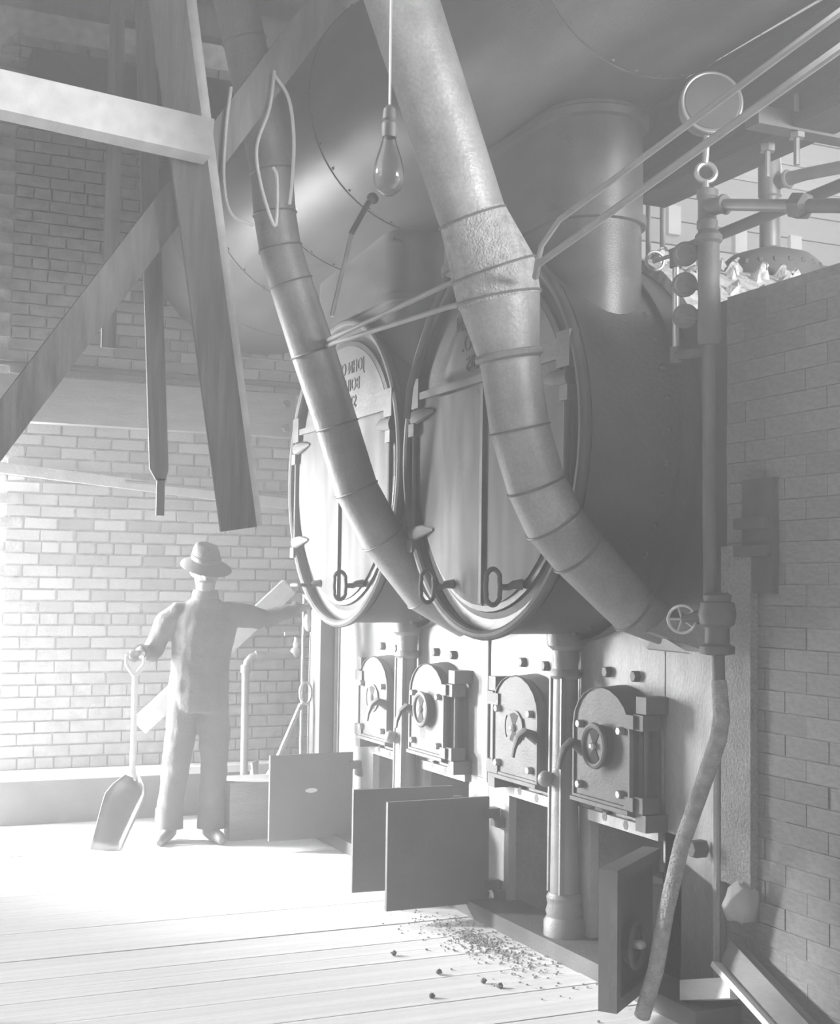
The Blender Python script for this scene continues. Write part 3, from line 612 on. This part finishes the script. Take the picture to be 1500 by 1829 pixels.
# ---------------------------------------------------------------- back wall fittings
tag(MB().box((-9.1, 1.04, 2.60), (-8.96, 3.07, 2.90)).build('wall_beam', 'box', smooth=0), 'broad horizontal timber bolted along the back brick wall', 'beam')
for yy, zz in ((3.0, 2.83), (3.0, 2.66)): tag(MB().hexnut((-8.96, yy, zz), (1, 0, 0), .03, .03).build('beam_bolt', 'dark'), 'upper bolt at right end of the wall timber' if zz > 2.7 else 'lower bolt at right end of the wall timber', 'bolt')
tag(MB().cyl((-9.06, 1.04, 2.985), (-9.06, 3.3, 2.985), .018, 8).build('wall_pipe', 'cast'), 'thin pipe on brick wall just above the wall timber', 'pipe')
wp2 = thing('sloping_pipe', 'pipe sloping down to the right across the brick wall behind the man', 'pipe', (-9.06, 2.5, 2.1))
MB().beam((-9.06, 1.06, 2.3), (-9.06, 3.25, 2.12), .07, .05, (0, 0, 1)).build('pipe', 'concrete', wp2); MB().cyl((-9.04, 1.9, 2.245), (-9.04, 3.25, 2.18), .012, 8).build('conduit', 'cast', wp2)
ob = MB().beam((-9.06, 2.04, .60), (-9.06, 3.08, 1.55), .13, .05, (0, -.7, .7)).build('leaning_board', 'pale', smooth=0)
tag(ob, 'pale board leaning diagonally on the wall behind the man', 'board')
# ---------------------------------------------------------------- corner: box, tap pipe, poker, rods
bx = thing('low_box', 'low wide wooden box on the floor right of the man', 'box', (-8.1, 2.65, 0))
MB().box((-8.32, 2.37, 0), (-8.0, 2.39, .33)).box((-8.32, 2.93, 0), (-8.0, 2.95, .33)).box((-8.02, 2.39, 0), (-8.0, 2.93, .33)).box((-8.32, 2.39, 0), (-8.30, 2.93, .33)).build('side', 'box', bx, smooth=0)
MB().box((-8.33, 2.365, .33), (-7.99, 2.955, .35)).build('lid', 'box', bx, smooth=0)
tp = thing('tap_pipe', 'bent water pipe with a tap standing behind the low box', 'pipe', (-8.6, 2.64, 0))
MB().tube([(-8.6, 2.64, 0), (-8.6, 2.635, 1.0), (-8.6, 2.645, 1.05), (-8.6, 2.675, 1.083), (-8.6, 2.72, 1.09), (-8.6, 3.0, 1.095)], .026, 12).build('pipe', 'pipe', tp)
MB().lathe([(.034, 0), (.034, .04)], (-8.6, 2.70, 1.088), (0, 1, 0), 12).build('elbow_collar', 'pipe', tp); MB().lathe([(.034, 0), (.034, .05)], (-8.6, 2.635, .98), (0, 0, 1), 12).build('elbow_collar', 'pipe', tp)
MB().sphere((-8.6, 2.98, 1.11), .04, 10, 6).cyl((-8.6, 2.98, 1.1), (-8.6, 2.985, 1.21), .015, 8).sphere((-8.6, 2.985, 1.16), .025, 8, 5).cyl((-8.6, 2.90, 1.235), (-8.6, 3.0, 1.24), .013, 8).build('tap', 'bright', tp)
pk = thing('fire_poker', 'long iron fire poker with looped end leaning behind low box', 'poker', (-8.25, 2.75, 0))
MB().tube([(-8.42, 2.58, .05), (-8.25, 2.75, .45), (-8.2, 2.885, .80)], .016, 8).build('bar', 'pipe', pk)
MB().tube([(-8.2+0, 2.915+.038*math.cos(a), .87+.07*math.sin(a)) for a in [R(235)+R(340)*k/20 for k in range(21)]], .009, 8).build('loop', 'bright', pk)
tag(MB().cyl((-8.3, 2.925, 0), (-8.3, 2.93, 1.5), .012, 8).build('thin_rod', 'pipe'), 'thin upright rod in corner behind the low box', 'rod')
rv_ = thing('riser_pipe', 'upright pipe with swollen valve by the post, under the mans hand', 'pipe', (-8.28, 3.0, 0))
MB().tube([(-8.3, 2.99, 0), (-8.3, 2.985, .6), (-8.3, 2.99, 1.3)], .018, 10).build('pipe', 'pipe', rv_)
MB().lathe([(.02, 1.26), (.035, 1.29), (.04, 1.33), (.03, 1.37), (.02, 1.38), (.02, 1.46), (.035, 1.48), (.035, 1.5)], (-8.3, 2.96, 0), (0, 0, 1), 12).build('valve', 'bright', rv_)
rb = MB()
for k in range(5): a = random.uniform(0, 3); rb.beam((-8.75+.05*k, 2.75+.04*k, 0), (-8.7, 2.72+.06*k+random.uniform(-.04, .04), .32+.1*random.random()), .09, .012, (math.cos(a), math.sin(a), 0))
tag(rb.build('scrap_sheet', 'bright', smooth=0), 'crumpled pale scrap sheets piled behind the poker', 'scrap')

# ---------------------------------------------------------------- debris on floor
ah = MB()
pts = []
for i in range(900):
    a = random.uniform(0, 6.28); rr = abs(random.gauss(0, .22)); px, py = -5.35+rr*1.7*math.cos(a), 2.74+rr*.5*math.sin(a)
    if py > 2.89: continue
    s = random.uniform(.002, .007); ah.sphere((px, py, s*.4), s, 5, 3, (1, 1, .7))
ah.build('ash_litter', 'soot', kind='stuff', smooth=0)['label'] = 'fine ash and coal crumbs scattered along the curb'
for k, (px, py, la) in enumerate(((-4.98, 2.36, 'small dark speck on the floor nearest the framed ash door'), (-4.72, 2.50, 'dark speck on floor, right one of a pair'), (-4.80, 2.47, 'dark speck on floor, left one of a pair'),
        (-5.3, 2.30, 'dark speck on the bright floor boards'), (-4.7, 2.2, 'dark speck nearest the bottom edge'))):
    m_ = MB().sphere((px, py, .010), .013, 7, 5, (1, 1, .8))  # small dark lumps added as specks; no coal known on the boards
    for p in m_.v: p += Vector((random.uniform(-.003, .003), random.uniform(-.003, .003), random.uniform(-.002, .002)))
    tag(m_.build('dark_speck', 'dark', smooth=0), la, 'speck', 'dark specks on the floor')

# ---------------------------------------------------------------- the man and his shovel
def skin_remesh(mb, name, vox, parent, mats, pick, smooth_it=4):
    o = mb.build(name, mats[0], parent, smooth=0)
    for mm in mats[1:]: o.data.materials.append(M[mm])
    md = o.modifiers.new('r', 'REMESH'); md.mode = 'VOXEL'; md.voxel_size = vox
    tx = bpy.data.textures.new('folds', 'CLOUDS'); tx.noise_scale = .11; dm = o.modifiers.new('d', 'DISPLACE'); dm.texture = tx; dm.strength = .022; dm.mid_level = .5; dm.texture_coords = 'LOCAL'
    ms = o.modifiers.new('s', 'SMOOTH'); ms.iterations = smooth_it; ms.factor = .5
    dg = bpy.context.evaluated_depsgraph_get(); me = bpy.data.meshes.new_from_object(o.evaluated_get(dg))
    o.modifiers.clear(); o.data = me
    me.materials.clear()
    for mm in mats: me.materials.append(M[mm])
    base = Vector(o['base'])
    for p in me.polygons: p.material_index = pick(p.center+base); p.use_smooth = True
    return o
BM = Vector((-8.1, 2.215, 0))
ef = Vector((.965, -.262, 0)); el = Vector((.262, .965, 0))       # facing the camera; el = his left, right in the picture
def Q(l, f_, z): return BM + el*l + ef*f_ + Vector((0, 0, z))
man = thing('person', 'workman in hat and dark overalls standing with shovel in right hand', 'person', tuple(BM))
b = MB()
def ell(l, f_, z, a, bb, n=20): return [Q(l+a*math.cos(2*math.pi*k/n), f_+bb*math.sin(2*math.pi*k/n), z) for k in range(n)]
# torso
b.loft([ell(*r) for r in ((-.03, 0, .78, .17, .125), (-.03, 0, .84, .185, .135), (-.03, 0, .92, .188, .135), (-.025, 0, 1.02, .178, .128), (-.015, .005, 1.14, .183, .130), (-.01, .01, 1.25, .195, .135), (0, .005, 1.335, .205, .128), (0, 0, 1.385, .195, .112), (0, -.002, 1.425, .150, .095), (0, 0, 1.46, .095, .08), (0, .005, 1.50, .06, .06))])
# neck, head
b.tube([Q(0, 0, 1.45), Q(0, .012, 1.53), Q(0, .02, 1.6)], [.068, .058, .06], 16)
b.loft([ell(0, f_, z, a, bb) for f_, z, a, bb in ((.055, 1.515, .030, .035), (.045, 1.53, .05, .06), (.03, 1.57, .066, .085), (.022, 1.62, .074, .098), (.018, 1.68, .076, .1), (.015, 1.73, .066, .088), (.012, 1.765, .03, .045))])
b.tube([Q(0, .10, 1.655), Q(0, .128, 1.625), Q(0, .138, 1.608), Q(0, .115, 1.598)], [.012, .014, .017, .012], 8)
b.tube([Q(-.05, .095, 1.672), Q(0, .112, 1.67), Q(.05, .095, 1.672)], [.012, .014, .012], 8)
b.tube([Q(-.025, .108, 1.567), Q(0, .118, 1.566), Q(.025, .108, 1.567)], [.008, .011, .008], 8)
for s in (-1, 1):
    b.tube([Q(s*.078, .0, 1.655), Q(s*.085, -.008, 1.63), Q(s*.078, .0, 1.60)], [.014, .018, .01], 8)
# legs
b.tube([Q(-.115, 0, .90), Q(-.125, .01, .70), Q(-.15, .03, .48), Q(-.175, .01, .28), Q(-.19, 0, .09)], [.095, .098, .084, .08, .074], 18)
b.tube([Q(.06, 0, .90), Q(.07, .01, .70), Q(.075, .03, .48), Q(.07, .01, .28), Q(.065, 0, .09)], [.095, .098, .084, .08, .074], 18)
# shoes
for lx, out in ((-.19, -.25), (.065, .35)):
    dv = ef + el*out; dv.normalize(); a0 = Q(lx, 0, 0)
    b.tube([a0-dv*.075+Vector((0, 0, .045)), a0+Vector((0, 0, .052)), a0+dv*.09+Vector((0, 0, .042)), a0+dv*.17+Vector((0, 0, .032)), a0+dv*.205+Vector((0, 0, .026))], [.036, .048, .044, .036, .02], 12)
    b.tube([a0+Vector((0, 0, .03)), a0+Vector((0, 0, .13))], [.046, .05], 12)
# right arm (left in the picture): elbow out, forearm forward to the grip
Rh = Q(-.385, .17, 1.145); Re = Q(-.315, -.02, 1.13)
b.tube([Q(-.08, 0, 1.39), Q(-.165, 0, 1.375), Q(-.225, 0, 1.33), Q(-.275, -.01, 1.23), Re], [.06, .076, .074, .066, .06], 16)
b.tube([Re, Re.lerp(Rh, .5), Re.lerp(Rh, .86)], [.058, .05, .04], 16)
# left arm held out to the valve
Lh = Q(.605, .02, 1.425); Le = Q(.36, -.01, 1.345)
b.tube([Q(.08, 0, 1.39), Q(.16, 0, 1.38), Q(.23, 0, 1.37), Le], [.06, .077, .074, .064], 16)
b.tube([Le, Le.lerp(Lh, .5), Le.lerp(Lh, .88)], [.06, .05, .04], 16)
hands = MB()
def hand(wr, d, upv, curl, side):
    d = d.normalized(); n_ = upv.normalized(); t_ = d.cross(n_).normalized()*side
    b.tube([wr-d*.03, wr+d*.02], [.03, .031], 12, flat=.8, ref=t_)
    b.tube([wr+d*.0, wr+d*.045, wr+d*.085], [.03, .042, .040], 12, flat=.42, ref=t_)
    for k, (off, ln) in enumerate(((-.031, .072), (-.011, .082), (.010, .076), (.029, .06))):
        p = wr+d*.082+t_*off; q = [p]; dd = d.copy()
        for j, fr in enumerate((.42, .33, .25)):
            ax = t_*side; dd = Matrix.Rotation(-curl[j]*side*side, 3, t_) @ dd; q.append(q[-1]+dd*(ln*fr))
        b.tube(q, [.0105, .010, .0095, .008], 8)
    q = [wr+d*.02-t_*.03, wr+d*.05-t_*.055-n_*.01, wr+d*.078-t_*.055-n_*.032]; b.tube(q, [.014, .0125, .0095], 8)
rd_ = (Rh-Re); hand(Re.lerp(Rh, .88), rd_, Vector((0, 0, 1)), (.9, 1.0, .8), 1)
ld_ = (Lh-Le); hand(Le.lerp(Lh, .9), ld_, Vector((0, 0, 1)), (.5, .8, .6), 1)
wR, wL = Re.lerp(Rh, .80), Le.lerp(Lh, .82)
def pick(c):
    if c.z > 1.505 and (c-Q(0, .02, c.z)).length < .2: return 0
    if (c-wR).dot(rd_) > 0 and (c-Rh).length < .22: return 0
    if (c-wL).dot(ld_) > 0 and (c-Lh).length < .22: return 0
    if c.z < .085: return 3
    return 2 if c.z < .93 else 1
body = skin_remesh(b, 'body', .0085, man, ['skin', 'cloth', 'trouser', 'shoe'], pick, 6)
# clothing
MB().loft([ell(0, .003, 1.462, .085, .08), ell(0, .006, 1.50, .082, .08), ell(0, .01, 1.525, .074, .074), ell(0, .01, 1.50, .066, .066)]).build('collar', 'cloth', man)
for s_, p0, p1 in ((-1, Re.lerp(Rh, .74), Re.lerp(Rh, .84)), (1, Le.lerp(Lh, .76), Le.lerp(Lh, .86))): MB().tube([p0, p1], [.052, .053], 16).build('cuff', 'cloth', man)
for lx in (-.188, .066): MB().tube([Q(lx, .004, .20), Q(lx, .006, .075)], [.082, .088], 18).build('trouser_hem', 'trouser', man)
hat = MB()
hc_ = Q(0, .018, 0)
def hring(r, z, droop=0, n=28):
    out = []
    for k in range(n):
        a = 2*math.pi*k/n; l_, f2 = math.cos(a), math.sin(a)
        out.append(hc_+el*(l_*r)+ef*(f2*r*1.15)+Vector((0, 0, z-.14*l_*r-.36*f2*r-droop*(.35*l_*l_+.35*f2*f2))))
    return out
hb = MB().loft([hring(.074, 1.715), hring(.120, 1.70, .03), hring(.155, 1.70, .085), hring(.158, 1.692, .085), hring(.078, 1.70, .0)]).build('hat_brim', 'felt', man, smooth=60)
MB().loft([hring(.09, 1.69), hring(.09, 1.72), hring(.082, 1.765), hring(.068, 1.795), hring(.045, 1.805), hring(.012, 1.79)]).build('hat_crown', 'felt', man, smooth=60)
MB().loft([hring(.092, 1.708), hring(.093, 1.712), hring(.092, 1.735), hring(.089, 1.737)]).build('hat_band', 'dark', man, smooth=60)
for s in (-1, 1): MB().sphere(Q(s*.032, .102, 1.648), .011, 8, 6).build('eye', 'dark', man)
mu = MB().tube([Q(-.04, .103, 1.575), Q(0, .125, 1.588), Q(.04, .103, 1.575)], [.006, .012, .006], 8).build('moustache', 'felt', man)
# scoop shovel
sv = thing('scoop_shovel', 'pale handled scoop shovel resting on the floor in the mans right hand', 'shovel', (-7.95, 1.75, 0))
ht = Rh + (Rh-Re).normalized()*.05 + Vector((0, 0, -.012)); nb = Vector((-7.95, 1.76, .44))
dv = (nb-ht).normalized()
MB().tube([ht+el*-.055, ht+el*.055], .014, 10).build('grip_bar', 'pale', sv)
MB().tube([ht+el*-.052, ht+el*-.05+dv*.06, ht+dv*.13], [.011, .013, .016], 8).tube([ht+el*.052, ht+el*.05+dv*.06, ht+dv*.13], [.011, .013, .016], 8).build('grip_fork', 'pale', sv)
MB().tube([ht+dv*.12, ht.lerp(nb, .6), nb, nb+Vector((.015, .035, -.06))], [.018, .017, .018, .02], 10).build('shaft', 'pale', sv)
vs = []; nu, nv = 9, 9
s0 = nb+Vector((.0, .03, -.03)); tipd = Vector((.08, -.18, -.395)); sd = Vector((.55, .80, .0)).normalized(); nn = sd.cross(tipd).normalized()
if nn.x < 0: nn = -nn
for i in range(nu):
    t_ = i/(nu-1); wv_ = .125*min(1, .35+t_*3.5)*(1-.35*max(0, t_-.35))
    for j in range(nv):
        q = j/(nv-1)*2-1; vs.append(s0+tipd*t_+sd*(q*wv_)+nn*(.07*(q*q)*(1-.55*t_)+.02*(1-t_)))
fs = [(i*nv+j, i*nv+j+1, (i+1)*nv+j+1, (i+1)*nv+j) for i in range(nu-1) for j in range(nv-1)]
sb = MB().add(vs, fs).build('scoop_blade', 'pipe', sv, smooth=60); md = sb.modifiers.new('t', 'SOLIDIFY'); md.thickness = .005

# ---------------------------------------------------------------- haze volume added to lift the darks and veil the left side
hz = MB().box((-9.9, -1.7, -.6), (2.2, 9.9, 7.9)).build('haze', 'haze', smooth=0); hz['kind'] = 'stuff'; hz['label'] = 'thin added haze veiling the boiler room'
